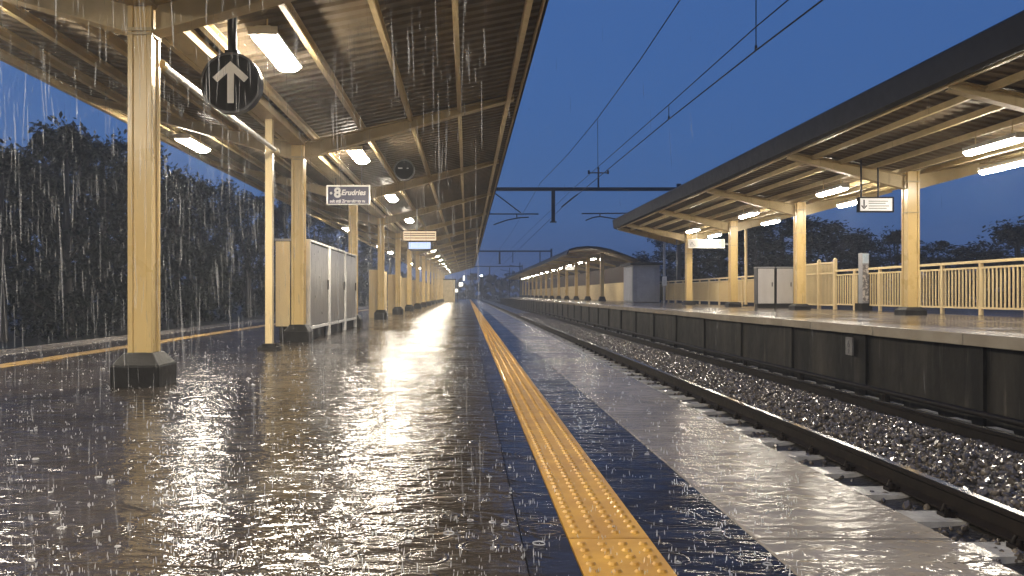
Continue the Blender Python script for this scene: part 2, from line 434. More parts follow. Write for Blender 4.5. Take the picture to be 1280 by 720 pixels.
for sg in (-1, 1):
    ft = MB(); x = CX+sg*EAVE
    ft.prism_y([(x-.012*sg, HE-.10),(x+.012*sg,HE-.10),(x+.012*sg,HE-.01),(x-.012*sg,HE-.01)], YA, YB)
    local(ft, 'eave_trim', M['rafter'], can)
    gt = MB(); gt.box(min(x+.065*sg,x+.05*sg), max(x+.065*sg,x+.05*sg), YA, YB, HE-.035, HE+.06)
    local(gt, 'fascia', M['fascia'], can)
    for d in (.28, 1.15, 2.02, 2.9, 3.78):
        x = CX+sg*d; z = roofz(x)-.004; pr = MB()
        pr.prism_y([(x-.035,z-.13),(x+.035,z-.13),(x+.035,z-.118),(x-.023,z-.118),(x-.023,z-.012),(x+.035,z-.012),(x+.035,z),(x-.035,z)], YA, YB)
        local(pr, 'purlin', M['purlin'], can)
def rafter_half(sg, cx, yc, hb, he_b, e, topv, tope, fl=.10):
    """tapered I-section arm from the column to the eave"""
    m = MB(); x0 = cx; x1 = cx+sg*e
    web = [(x0,hb+.015),(x1,he_b+.015),(x1,tope-.015),(x0,topv-.015)]
    m.prism_y(web, yc-.012, yc+.012)
    m.prism_y([(x0,hb),(x1,he_b),(x1,he_b+.018),(x0,hb+.018)], yc-fl, yc+fl)
    m.prism_y([(x0,topv-.018),(x1,tope-.018),(x1,tope),(x0,topv)], yc-fl, yc+fl)
    return m
HB = 2.44+CAMZ
GUT = empty('valley_gutter', (CX,C1,HV-.1), 'cream box gutter running under the valley of the near canopy', 'gutter')
gm = MB(); gm.box(CX-.13, CX+.13, YA, YB, HV-.16, HV-.03)
gm.build('trough', M['rafter'], GUT).matrix_parent_inverse = Matrix.Translation(-Vector(GUT.location))
for k in range(-2, NB):
    yc = C1 + BAY*k
    for sg in (-1, 1):
        x0 = CX + sg*.113
        m = rafter_half(sg, x0, yc, HB, 3.50+CAMZ, EAVE-.20, roofz(x0)-.14, roofz(CX+sg*(EAVE-.06))-.02)
        local(m, 'rafter', M['rafter'], can)

# columns: cream H-box shafts on black chamfered plinths
def column_mb(w, z0, z1):
    h = w/2; r = .018; f = .045
    prof = [(-h,-h),(-h+f,-h),(-h+f+.006,-h+r),(h-f-.006,-h+r),(h-f,-h),(h,-h),(h,-h+f),(h-r,-h+f+.006),(h-r,h-f-.006),(h,h-f),(h,h),(h-f,h),(h-f-.006,h-r),(-h+f+.006,h-r),(-h+f,h),(-h,h),(-h,h-f),(-h+r,h-f-.006),(-h+r,-h+f+.006),(-h,-h+f)]
    m = MB(); m.prism_z(prof, z0, z1); return m
def column_proto(name, w, ztop, seam, bw, bh):
    e = empty(name)
    column_mb(w, bh-.01, ztop).build('shaft', M['cream'], e, .004)
    c = MB(); c.cbox((0,0,seam), (w+.012,w+.012,.02)); c.cbox((0,0,ztop-.22), (w+.02,w+.02,.03)); c.build('collar', M['rafter'], e)
    p = MB(); p.frustum((0,0), bw, bw, bw, bw, -.02, bh*.62); p.frustum((0,0), bw, bw, w+.05, w+.05, bh*.62, bh)
    p.build('plinth', M['black'], e, .01)
    return e
cp = column_proto('canopy_column', .222, HV-.17, HB-.02, .45, .31)
GL = 'cream columns along the near platform'
cap = ['nearest cream column of the left row, square on a black chamfered plinth',
       'second cream column of the left row, just before the steel cabinets',
       'third cream column of the left row, behind the navy hanging sign']
for k in range(NB):
    o = cp if k == 0 else copy_tree(cp)
    o.location = (CX, C1+BAY*k, 0)
    tag(o, cap[k] if k < 3 else f'{ORD[k]} cream column from the camera in the left platform row', 'column', GL)

# downpipe with a flat foot, and the conduit that joins it to the first column
dp = empty('downpipe', (CX,12.3,0), 'slim pale downpipe on a dark foot between the first two left columns', 'downpipe')
m = MB(); m.box(-.055,.055,-.055,.055,.06,HV-.15); m.build('pipe', M['cream2'], dp, .006)
m = MB(); m.box(-.15,.15,-.15,.15,-.01,.05); m.box(-.09,.09,-.09,.09,.05,.10)
for sx in (-1,1):
    for sy in (-1,1): m.tube((.11*sx,.11*sy,.05),(.11*sx,.11*sy,.075),.018,6)
m.build('foot', M['black'], dp)
cd = empty('conduit', (CX+.10,7.7,3.06), 'thin bright conduit pipe running from nearest left column to the downpipe', 'pipe')
m = MB(); m.tube((0,0,0),(0,4.62,0),.035,10); m.build('pipe', M['white'], cd)
for ya_, yb_ in ((4.52,4.66),(-.03,.05)):
    m = MB(); m.tube((0,ya_,0),(0,yb_,0),.049,10); m.build('coupling', M['cream2'], cd)

# lamps of the near canopy
lp = lamp_proto('ceiling_lamp', M['lamp'])
GLL = 'lamps along the near canopy'
first = True; n = 0
for k in range(-2, NB-1):
    y = 9.2 + BAY*k
    o = lp if first else copy_tree(lp); first = False
    o.location = (-2.19, y, 2.76+CAMZ+.04)
    n_ = k
    if k < 0: lab = ('bright ceiling lamp above the camera, second bay before the arrow sign','bright ceiling lamp overhead just in front of the camera, before the arrow sign')[k+2]
    elif k == 0: lab = 'largest bright lamp of the near canopy, right of the round arrow sign'
    else: lab = f'{ORD[k]} bright lamp of the right lamp line under the near canopy'
    tag(o, lab, 'lamp', GLL)
for y, lab in ((2.3,'unseen added lamp under the left eave beside the camera, brightening the roof'),(8.1,'unseen added lamp under the left eave past the left picture edge, brightening the roof'),(16.1,'bright lamp under left eave, between nearest column and the downpipe'),(36.8,'small lamp under left eave, seen left of the third column'),  # the two nearest are added out of view to brighten the left roof
               (50.6,'small lamp under left eave, seen right of the third column'),(57.5,'small far lamp under left eave, seen right of fourth column'),
               (78.2,'tiny far lamp under left eave, deep along the platform'),(92,'tiny lamp under left eave nearest the distant kiosk')):
    o = copy_tree(lp); o.location = (-5.52, y, 3.0+CAMZ+.03); tag(o, lab, 'lamp', GLL)

# ------------------------------------------------------------------ hanging signs of the near platform
ar = empty('arrow_sign', (-2.38, 8.1, 2.13+CAMZ), 'round black hanging sign with white upward arrow beside the nearest column', 'sign')
m = MB(); m.disc((0,0), .295, -.05, .05, 56); m.build('disc', M['signblack'], ar, .006)
m = MB()
n = 56
for (ra, rb, ya, yb) in ((.285,.305,-.056,.056),):
    vs = []
    for k in range(n):
        c, s_ = math.cos(2*PI*k/n), math.sin(2*PI*k/n)
        vs += [(ra*c,ya,ra*s_),(rb*c,ya,rb*s_),(rb*c,yb,rb*s_),(ra*c,yb,ra*s_)]
    fs = []
    for k in range(n):
        a, c = 4*k, 4*((k+1)%n)
        for i in range(4): fs.append((a+i,a+(i+1)%4,c+(i+1)%4,c+i))
    m.add(vs, fs)
m.build('rim', M['darkmetal'], ar)
m = MB(); y0, y1 = -.0575, -.049
def bar(mb, p, q, w, y0, y1):
    d = Vector((q[0]-p[0], q[1]-p[1])).normalized(); nrm = Vector((-d.y, d.x))*w/2
    mb.prism_y([(p[0]+nrm.x,p[1]+nrm.y),(q[0]+nrm.x,q[1]+nrm.y),(q[0]-nrm.x,q[1]-nrm.y),(p[0]-nrm.x,p[1]-nrm.y)], y0, y1)
t_ = .078
a_ = Vector((0,.21))
d1 = Vector((.16,-.145)).normalized()
# one outline: shaft and two barbs
def off(p, d, w): return (p[0]+d[0]*w, p[1]+d[1]*w)
ol = [(-.032,-.205),(.032,-.205),(.032,.10),(.135,.005),(.180,.053),(.0,.215),(-.180,.053),(-.135,.005),(-.032,.10)]
m.prism_y(ol, y0, y1); m.build('arrow', M['arrowwhite'], ar, .006)
m = MB(); m.tube((0,0,.29),(0,0,1.02),.045,12); m.cbox((0,0,.31),(.13,.08,.05)); m.build('stem', M['signblack'], ar)

rs = empty('hanging_disc', (-1.47, 18.7, 2.90+CAMZ), 'small round glossy black disc hanging on a rod under the canopy', 'hanging disc')
m = MB(); m.disc((0,0), .225, -.05, .05, 40); m.build('disc', varied('glossy_black', (.006,.006,.007), (.010,.010,.011), .45, 6, rvar=.06, spec=.05), rs, .006)
m = MB(); vs = []; fs = []
for k in range(40):
    c, s_ = math.cos(2*PI*k/40), math.sin(2*PI*k/40)
    vs += [(.215*c,-.075,.215*s_),(.245*c,-.075,.245*s_),(.245*c,.06,.245*s_),(.215*c,.06,.215*s_)]
for k in range(40):
    a, c = 4*k, 4*((k+1)%40)
    for i in range(4): fs.append((a+i,a+(i+1)%4,c+(i+1)%4,c+i))
m.add(vs, fs); m.build('rim', varied('grey_rim', (.11,.10,.095), (.07,.065,.06), .4, 6), rs)
m = MB(); m.tube((0,0,.22),(0,0,.52),.022,8); m.cbox((0,.05,.25),(.06,.06,.10)); m.build('stem', M['darkmetal'], rs)
m = MB(); m.box(-.14,-.04,-.058,-.05,.03,.055); m.box(.06,.10,-.058,-.05,.03,.05); m.build('fixing', M['arrowwhite'], rs)

def text(body, size, loc, parent, mat, align='LEFT', rz=0, shear=0, name='lettering', bold=0, sx=1):
    c = bpy.data.curves.new(name, 'FONT'); c.body = body; c.size = size; c.extrude = .002; c.align_x = align; c.align_y = 'CENTER'; c.shear = shear; c.offset = bold
    o = bpy.data.objects.new(name, c); COL.objects.link(o); c.materials.append(mat)
    bpy.context.view_layer.update()
    me = bpy.data.meshes.new_from_object(o.evaluated_get(bpy.context.evaluated_depsgraph_get())); me.name = name
    bpy.data.objects.remove(o); o = bpy.data.objects.new(name, me); COL.objects.link(o)
    o.location = loc; o.rotation_euler = (R(90),0,rz); o.parent = parent; o.scale = (sx,1,1)
    return o
M['letter'] = varied('sign_lettering', (.42,.41,.40), (.36,.35,.34), .45, 9)
s1 = empty('station_sign', (-2.74,18.5,2.285+CAMZ), 'navy hanging sign with white lettering in a pale frame, left side', 'sign')
m = MB(); m.box(-.47,.47,-.05,.05,-.20,.20); m.build('panel', M['signnavy'], s1)
m = MB(); m.box(-.50,.50,-.07,.07,.20,.235); m.box(-.50,-.47,-.07,.07,-.215,.20); m.box(.47,.50,-.07,.07,-.215,.20); m.box(-.47,.47,-.07,.07,-.215,-.20); m.build('frame', M['white'], s1)
text('8', .31, (-.33,-.053,.05), s1, M['letter'], bold=.012)
text('Erudries', .175, (-.17,-.053,.06), s1, M['letter'], shear=.25, bold=.004, sx=.95)
text('sult sttil Zremedtrery ru', .095, (-.43,-.053,-.135), s1, M['letter'], bold=.003, sx=.86)
m = MB()
for k in range(6):
    a = 2*PI*k/6; m.disc((-.40+.022*math.cos(a), .05+.022*math.sin(a)), .011, -.054, -.049, 10)
m.disc((-.40,.05), .014, -.054, -.049, 12); m.build('emblem', M['letter'], s1)
m = MB()
for x in (-.3,.3):
    m = MB(); m.tube((x,0,.23),(x,0,.82),.013,6); m.build('hanger', M['darkmetal'], s1)

s2 = empty('display_sign', (-1.66,28,2.04+CAMZ), 'small cream display board hanging over a blue lit screen', 'display')
m = MB(); m.box(-.57,.57,-.05,.05,-.16,.17); m.build('board', M['sglow2'], s2)
m = MB()
for z in (-.07,.02,.09): m.box(-.54,.54,-.054,-.05,z-.012,z+.012)
m.box(-.59,.59,-.06,.06,.17,.2); m.box(-.59,.59,-.06,.06,-.19,-.16); m.build('frame', M['brown'], s2)
m = MB(); m.box(-.38,.38,-.08,.08,-.45,-.22); m.build('screen', M['screen'], s2)
m = MB(); m.prism_y([(-.45,-.2),(.45,-.2),(.45,-.44),(.3,-.52),(-.3,-.52),(-.45,-.44)], -.075, .07); m.build('casing', M['darkmetal'], s2)
m = MB(); m.tube((-.1,0,.2),(-.1,0,.95),.03,8); m.build('stem', M['white'], s2)

# steel cabinets between second and third column
def cabinet(y0, y1, label):
    e = empty('equipment_cabinet', (CX,(y0+y1)/2,0), label, 'cabinet', 'steel cabinets between the left columns')
    h = (y1-y0)/2
    m = MB(); m.box(-.50,.10,-h+.06,h-.06,.24,1.84); m.build('body', M['black'], e)
    m = MB(); m.box(.10,.125,-h+.09,h-.09,.27,1.81); m.build('door', M['steel'], e, .006)
    m = MB()
    for yy in (-h+.045, h-.045): m.box(.06,.14,yy-.03,yy+.03,0,1.87)
    m.box(.06,.14,-h+.075,h-.075,1.83,1.87); m.box(.10,.132,-h+.075,h-.075,.20,.26); m.build('frame', M['white'], e, .004)
    m = MB(); m.box(-.52,.04,-h+.03,h-.03,1.842,1.88); m.build('top', M['grey'], e)
    m = MB(); m.box(-.45,.05,-h+.1,h-.1,-.01,.238); m.build('plinth', M['black'], e)
    m = MB(); m.box(.126,.15,h-.2,h-.17,.95,1.15); m.build('handle', M['darkmetal'], e)
    return e
c0 = cabinet(14.75, 16.9, 'nearest steel cabinet in a white frame, right behind the second column')
m = MB(); m.box(-.50,-.235,-1.04,-1.017,.26,1.83); m.box(-.205,.06,-1.04,-1.017,.26,1.83); m.build('end_panel', M['cream2'], c0)
cabinet(16.95, 19.1, 'middle steel cabinet of three beside the second column')
cabinet(19.15, 21.0, 'farthest steel cabinet of three, against the third column')

# pale panels standing between the far columns
GP = 'cream panels between far left columns'
for k in range(3, 12):
    yb = C1+BAY*k
    e = empty('screen_panel', (CX-.25, yb+2.2, 0), f'tall cream panel standing behind the {ORD[k]} column of the left row', 'panel', GP)
    m = MB(); m.box(-.30,.10,-1.1,1.1,.18,1.7); m.build('board', M['cream2'], e, .01)
    for sg in (-1,1):
        m = MB(); m.box(-.31,.115,sg*1.105-.015,sg*1.105+.015,0,1.75); m.build('post', M['cream2'], e)

# kiosk at the distant end, with a small lit sign post
kk = empty('platform_kiosk', (-3.0, 103, 0), 'cream kiosk closing off the distant end of the near platform', 'kiosk')
m = MB(); m.box(-1.3,1.4,0,3,0,2.7); m.build('wall', M['rafter'], kk)
m = MB(); m.box(-1.45,1.55,-.15,3.2,2.7,2.85); m.build('roof', M['fascia'], kk)
m = MB(); m.box(-.9,-.2,-.03,0.02,0,2.0); m.build('door', M['brown'], kk)
ps = empty('sign_post', (-1.05, 88, 0), 'thin post with small lit signs at far end of the platform', 'sign post')
m = MB(); m.tube((0,0,0),(0,0,2.2),.05,8); m.tube((0,0,1.2),(.6,0,1.9),.03,6); m.build('post', M['darkmetal'], ps)
m = MB(); m.box(.15,.55,-.06,.02,1.75,2.15); m.box(-.25,.0,-.06,.02,1.1,1.45); m.build('lit_sign', emit('far_sign_glow', (1,.95,.8), 1.6), ps)
m = MB(); m.box(.6,.78,-.06,.02,2.4,2.9); m.build('lit_lamp', emit('far_lamp_glow', (1,.95,.8), 1.6), ps)

# ------------------------------------------------------------------ far platform canopy
RCX = 9.56; RB = 5.76; RC1 = 17.25
RHV = 2.26+CAMZ+.40; RHE = 3.10+CAMZ; RE = 2.72
ra, rb_ = RC1-RB*3, 36.8
rc = empty('platform_canopy', (RCX,RC1,RHV), 'shorter butterfly canopy with dark fascia over the right platform', 'canopy')
rz = lambda x: RHV+(RHE-RHV)*min(1,abs(x-RCX)/RE)
m = MB(); corrugated(m, RCX, RHV, RCX+RE, RHE, ra, rb_, .25, .03); corrugated(m, RCX, RHV, RCX-RE, RHE, ra, rb_, .25, .03)
local(m, 'roof_sheet', M['roof'], rc)
m = MB(); x = RCX-RE
m.prism_y([(x-.10,RHE-.06),(x-.02,RHE-.10),(x-.004,RHE-.10),(x-.004,RHE+.30),(x-.03,RHE+.33),(x-.13,RHE+.33),(x-.15,RHE+.30)], ra-.1, rb_+.05); local(m, 'fascia', M['fascia'], rc)
m = MB(); x = RCX+RE; m.box(x+.004, x+.10, ra, rb_+.05, RHE-.08, RHE+.2); local(m, 'fascia', M['fascia'], rc)
m = MB()
m.prism_y([(RCX-RE,RHE+.04),(RCX,RHV+.04),(RCX+RE,RHE+.04),(RCX+RE,RHE-.10),(RCX,RHV-.14),(RCX-RE,RHE-.10)], rb_+.052, rb_+.10); local(m, 'end_trim', M['fascia'], rc)
for sg in (-1,1):
    for d in (.25,.85,1.5,2.1,2.64):
        x = RCX+sg*d; z = rz(x)-.004; m = MB()
        m.prism_y([(x-.03,z-.10),(x+.03,z-.10),(x+.03,z),(x-.03,z)], ra, rb_); local(m, 'purlin', M['purlin'], rc)
RPROWS = [-2,-1,0,1,2,3]
for k in RPROWS:
    yc = RC1+RB*k
    for sg in (-1,1):
        x0 = RCX+sg*.13
        local(rafter_half(sg, x0, yc, 2.26+CAMZ, 2.93+CAMZ, RE-.2, rz(x0)-.11, rz(RCX+sg*(RE-.05))-.02, .08), 'rafter', M['rafter'], rc)
yc = rb_-.3
for sg in (-1,1):
    x0 = RCX+sg*.02
    local(rafter_half(sg, x0, yc, 2.26+CAMZ, 2.93+CAMZ, RE-.08, rz(x0)-.11, rz(RCX+sg*(RE-.05))-.02, .08), 'rafter', M['rafter'], rc)
cr = column_proto('canopy_column', .255, RHV-RZ-.02, 2.2, .46, .17)
GR = 'cream columns along the right platform'
labs = ['', 'cream column at the far right, just outside the picture edge','largest cream column of the right platform, beside the hanging white sign','second cream column of the right platform, right of the white cabinets',
        'third cream column of the right platform, left of the white cabinets','slim cream column at the end of the right canopy, under the long white sign']
first = True
for i, k in enumerate(RPROWS):
    if k < -1: continue
    o = cr if first else copy_tree(cr); first = False
    o.location = (RCX, RC1+RB*k, RZ); tag(o, labs[i], 'column', GR)
d = empty('downpipe', (10.45,30.0,RZ), 'thin pale pipe standing by third column of the right platform', 'downpipe')
m = MB(); m.tube((0,0,0),(0,0,RHV-RZ+.1),.055,10); m.build('pipe', M['cream2'], d)
m = MB(); m.tube((0,0,0),(0,0,.06),.11,10); m.build('foot', M['black'], d)

lr = lamp_proto('ceiling_lamp', M['lampr'], 1.3, .17)
first = True
for i, y in enumerate((7.2, 13.0, 18.75, 24.3, 30.3)):
    o = lr if first else copy_tree(lr); first = False
    o.location = (8.55, y, 2.40+CAMZ+.03)
    tag(o, ('lamp over the right platform just outside the right picture edge','upper lamp at the right picture edge under the right canopy','upper lamp left of the hanging white sign, front line of right canopy',
            'upper lamp above and left of the white cabinets on the right platform','lamp just above the long white sign, front line of right canopy')[i], 'lamp', 'lamps under the right canopy')
for i, y in enumerate((9.6, 15.3, 21.4, 27.1, 33.2)):
    o = copy_tree(lr); o.location = (10.28, y, 2.44+CAMZ+.02)
    tag(o, ('back lamp over the right platform outside the picture edge','lower lamp at the right picture edge, back line of right canopy','lower lamp partly hidden beside the hanging white sign',
            'lower lamp above the white cabinets, back line of right canopy','lower small lamp above the right end of the long white sign')[i], 'lamp', 'lamps under the right canopy')

# right-hand signs
M['signink'] = varied('sign_ink', (.05,.05,.05), (.07,.07,.07), .5, 8)
M['signinkpale'] = varied('sign_ink_pale', (.42,.41,.38), (.36,.35,.33), .5, 8)
s3 = empty('hanging_sign', (8.67,17.0,1.905+CAMZ), 'white hanging sign with a black arrow in a dark frame, right platform', 'sign')
m = MB(); m.box(-.345,.345,-.04,.04,-.135,.135); m.build('panel', M['sglow'], s3)
m = MB(); m.box(-.37,.37,-.055,.055,.135,.16); m.box(-.37,.37,-.055,.055,-.16,-.135); m.box(-.37,-.345,-.055,.055,-.135,.135); m.box(.345,.37,-.055,.055,-.135,.135); m.build('frame', M['signblack'], s3)
m = MB()
m.box(-.27,-.245,-.045,-.04,-.05,.10); bar(m, (-.257,-.085),(-.31,-.02),.022,-.045,-.04); bar(m, (-.257,-.085),(-.20,-.02),.022,-.0455,-.0405); m.build('arrow', M['signink'], s3)
m = MB()
for z, x1 in ((.07,.25),(.025,.20),(-.03,.27),(-.08,.22)): m.box(-.16,x1,-.043,-.04,z-.009,z+.009)
m.build('lettering', M['signinkpale'], s3)
m = MB()
for x in (-.30,.06):
    m = MB(); m.tube((x,0,.15),(x,0,.95),.02,8); m.build('hanger', M['darkmetal'], s3)
s4 = empty('hanging_sign', (10.1,33.8,2.14+CAMZ), 'long white sign board at the far end of right canopy', 'sign')
m = MB(); m.box(-.74,.74,-.05,.05,-.16,.16); m.build('panel', M['sglow3'], s4)
m = MB(); m.box(-.77,.77,-.06,.06,.16,.185); m.box(-.77,.77,-.06,.06,-.185,-.16); m.box(-.77,-.74,-.06,.06,-.16,.16); m.box(.74,.77,-.06,.06,-.16,.16); m.build('frame', M['white'], s4)
m = MB(); bar(m, (-.68,-.07),(-.62,.08),.025,-.055,-.05); bar(m, (-.62,.08),(-.55,-.07),.025,-.0555,-.0505); m.disc((-.5,-.07),.022,-.055,-.05,10)
m.disc((.55,.03), .03, -.055, -.05, 12); m.build('symbol', M['signink'], s4)
m = MB(); m.box(-.38,.45,-.053,-.05,.045,.075); m.box(-.2,.5,-.053,-.05,-.085,-.055); m.build('lettering', M['signinkpale'], s4)
m = MB(); m.tube((.74,.02,-.02),(1.0,.02,-.02),.03,8); m.tube((-.4,0,.18),(-.4,0,.6),.015,6); m.build('bracket', M['white'], s4)
npl = empty('number_plate', (5.615,11.75,.09), 'small pale number plate on the dark platform wall', 'plate')
m = MB(); m.box(-.012,.015,-.10,.10,-.13,.13); m.build('plate', varied('weathered_plate', (.20,.19,.175), (.13,.122,.112), .6, 12), npl)
text('6', .15, (-.014,0,.03), npl, M['signink'], 'CENTER', R(-90)); text('2', .09, (-.014,0,-.08), npl, M['signink'], 'CENTER', R(-90))

# fence, gate, totem and cabinets of the right platform
FX = 10.87
def fence_bay(parent, y0, y1, solid=False):
    L = y1-y0; x = 0; o = Vector((FX,0,RZ))
    m = MB(); m.box(-.03,.03,y0+.001,y1-.001,1.10,1.16); m.build('top_rail', M['cream2'], parent, .006)
    m = MB(); m.box(-.02,.02,y0+.03,y1-.03,.985,1.025); m.box(-.02,.02,y0+.03,y1-.03,.13,.17)
    n = int(L/.125)
    for k in range(1, n): m.box(-.013,.013,y0+L*k/n-.016,y0+L*k/n+.016,.168,.987)
    m.build('railing_panel', M['cream2'], parent)
    m = MB(); m.box(-.035,.035,y0-.035,y0+.035,0,1.1); m.build('post', M['cream2'], parent, .005)
    if solid:
        m = MB(); m.box(.03,.045,y0+.03,y1-.03,.13,1.03); m.build('backing_sheet', M['cream2'], parent)
fe = empty('railing_fence', (FX,0,RZ), 'cream railing with upright bars at right edge, running up to the gate', 'fence')
ps_ = [4.5+1.38*k for k in range(14)]     # 4.5 .. 22.4
for a, c in zip(ps_, ps_[1:]): fence_bay(fe, a, c)
fence_bay(fe, ps_[-1], 23.55)
fe2 = empty('railing_fence', (FX,0,RZ), 'cream railing backed with sheet behind the white cabinets and beyond', 'fence')
a = 25.8
while a < 47: fence_bay(fe2, a, min(a+1.45,47.5), True); a += 1.45
gt = empty('railing_gate', (FX-.02,24.65,RZ), 'taller cream double gate of close bars between fence and cabinets', 'gate')
for (a, c) in ((-1.07,0),(.03,1.09)):
    m = MB(); m.box(-.02,.02,a+.06,c-.04,1.36,1.41); m.box(-.02,.02,a+.06,c-.04,.10,.15); m.box(-.02,.02,a+.06,c-.04,1.05,1.09)
    for k in range(11): yy = a+.07+(c-a-.13)*k/10; m.box(-.012,.012,yy-.014,yy+.014,.148,1.362)
    m.build('leaf', M['cream2'], gt)
for yy in (-1.06,0.015,1.10):
    m = MB(); m.box(-.045,.045,yy-.045,yy+.045,0,1.47); m.frustum((0,yy),.09,.09,.02,.02,1.47,1.52); m.build('post', M['cream2'], gt)
tt = empty('information_post', (10.75,21.7,RZ), 'narrow grey post with pale label standing against the cream fence', 'post', rz=R(12))
m = MB(); m.box(-.10,.10,-.08,.08,.2,1.56); m.build('body', M['grey'], tt, .006)
m = MB(); m.box(-.16,.16,-.14,.14,0,.2); m.build('plinth', M['black'], tt)
m = MB(); m.box(-.095,.095,-.086,-.08,1.28,1.54); m.build('label_plate', varied('pale_blue_label', (.45,.55,.62), (.6,.65,.68), .4, 9), tt)
m = MB(); m.box(-.09,.09,-.085,-.08,.25,1.24); m.build('poster', varied('speckled_poster', (.16,.15,.15), (.6,.55,.5), .4, 14, stops=(.45,.6)), tt)
m = MB(); m.box(.1,.14,-.07,.07,.2,1.5); m.build('side_cover', M['black'], tt)
def rcab(x, lab):
    e = empty('white_cabinet', (x,26.4,RZ), lab, 'cabinet', 'white cabinets on the right platform')
    m = MB(); m.box(-.285,.285,0,.3,.12,1.31); m.build('body', M['darkmetal'], e)
    m = MB(); m.box(-.265,.265,-.022,-.002,.14,1.29); m.build('door', M['greyface'], e, .006)
    m = MB(); m.box(-.295,.295,-.03,.31,1.312,1.35); m.build('top', M['grey'], e)
    m = MB(); m.box(-.27,.27,.03,.28,0,.118); m.build('plinth', M['black'], e)
    m = MB(); m.box(.18,.205,-.045,-.023,.7,.84); m.build('handle', M['darkmetal'], e)
rcab(9.86, 'left one of two tall white cabinets before the cream fence')
rcab(10.48, 'right one of two tall white cabinets, beside a cream column')

# grey hut between the canopies
hu = empty('equipment_hut', (9.85,44,RZ), 'small grey flat roofed hut between the two right canopies', 'hut')
m = MB(); m.box(-.74,.74,0,2.6,.02,2.05); m.build('wall', M['grey'], hu)
m = MB(); m.box(-.9,.95,-.2,2.8,2.05,2.2); m.build('roof', M['fascia'], hu)
m = MB(); m.box(-.5,.45,-.03,-.002,.05,1.95); m.build('door', varied('hut_door', (.36,.36,.37), (.30,.30,.31), .5, 3), hu)
m = MB(); m.box(-.76,-.742,.2,2.4,.1,1.95); m.build('side_panel', M['greyface'], hu)
m = MB(); m.box(-.70,.70,-.02,-.001,-.02,.02); m.build('sill', M['black'], hu)

# distant curved canopy
RC2 = 8.55
dc = empty('curved_canopy', (RC2,54,RZ), 'distant lit canopy with a curved dark roof on the right platform', 'canopy')
arc = [(6.55,2.72),(6.7,2.98),(7.2,3.12),(7.9,3.18),(8.6,3.14),(9.4,2.98),(10.2,2.70),(11.1,2.36),(11.5,2.20)]
pr = [(x,z+CAMZ) for x,z in arc] + [(x,z+CAMZ-.10) for x,z in arc[::-1]]
m = MB(); m.prism_y(pr, 52.5, 150); local(m, 'roof', M['fascia'], dc)
pr = [(x+.02,z+CAMZ-.105) for x,z in arc] + [(x+.02,z+CAMZ-.13) for x,z in arc[::-1]]
m = MB(); m.prism_y(pr, 52.7, 150); local(m, 'soffit', M['roof'], dc)
for k in range(14):
    y = 54.0+6.4*k; m = MB(); m.box(8.98,9.22,y-.12,y+.12,RZ+.3,2.80+CAMZ); p_ = local(m, 'column', M['cream'], dc)
    m = MB(); m.frustum((9.1,y),.5,.5,.3,.3,RZ,RZ+.3); m.build('plinth', M['black'], p_)
    m = MB(); m.prism_y([(6.75,2.60+CAMZ),(9.1,2.42+CAMZ),(11.2,2.05+CAMZ),(11.2,2.18+CAMZ),(9.1,2.72+CAMZ),(6.75,2.80+CAMZ)], y-.05, y+.05); local(m, 'rafter', M['rafter'], dc)
m = MB(); m.box(10.6,10.7,52.6,140,RZ,RZ+1.25); local(m, 'screen_wall', M['rafter'], dc)
m = MB(); m.box(10.72,10.8,50.5,140,RZ,RZ+2.4); local(m, 'back_wall', M['brown'], dc)
first = True
for k in range(12):
    y = 55.5+6.4*k
    o = copy_tree(lr); o.location = (8.75, y, 2.46+CAMZ+.02)
    tag(o, f'{ORD[k]} lamp from the near end under the distant curved canopy', 'lamp', 'lamps under the curved canopy')
fp = empty('platform_sign', (8.2,64,2.1+CAMZ), 'small lit sign hanging under the distant curved canopy', 'sign')
m = MB(); m.box(-.35,.35,-.05,.05,-.15,.15); m.build('panel', M['sglow'], fp)
m = MB(); m.tube((0,0,.15),(0,0,.6),.03,6); m.build('hanger', M['darkmetal'], fp)

# ------------------------------------------------------------------ overhead line
def H(px, py, y): return Vector(((px-584)*y/F, y, CAMZ+(368-py)*y/F))
GY = 45
def gantry(y, hb, label, x0, x1, masts, drops, th):
    e = empty('line_gantry', (0,y,GZ), label, 'gantry', 'gantries over the track')
    m = MB(); m.box(x0, x1, y-.09, y+.09, hb-th/2, hb+th/2); local(m, 'boom', M['wire'], e)
    for x in masts:
        m = MB(); m.box(x-.11, x+.11, y-.10, y+.10, GZ-.2, hb+.30); local(m, 'mast', M['darkmetal'], e)
    for (x, l, w) in drops:
        m = MB(); m.box(x-w/2, x+w/2, y-.08, y+.08, hb-l, hb-th/2-.001); m.box(x-w*.9, x+w*.9, y-.1, y+.1, hb-l-.06, hb-l); local(m, 'drop_post', M['wire'], e)
    return e
hb = CAMZ+(368-236.5)*GY/F
ga = gantry(GY, hb, 'nearest dark gantry boom over the track with a drop post', -9.6, 12.0, (-9.4, 11.9), [((691.5-584)*GY/F, 1.82, .20)], .19)
# post with cross arm on top of the boom
m = MB(); p = H(748,236,GY); q = H(748,209,GY); m.tube(p, q, .05, 8); m.tube(H(735,216,GY), H(761,216,GY), .035, 8)
for px in (736,760): m.tube(H(px,217.5,GY), H(px,213,GY), .06, 8)
local(m, 'insulator_post', M['insul'], ga)
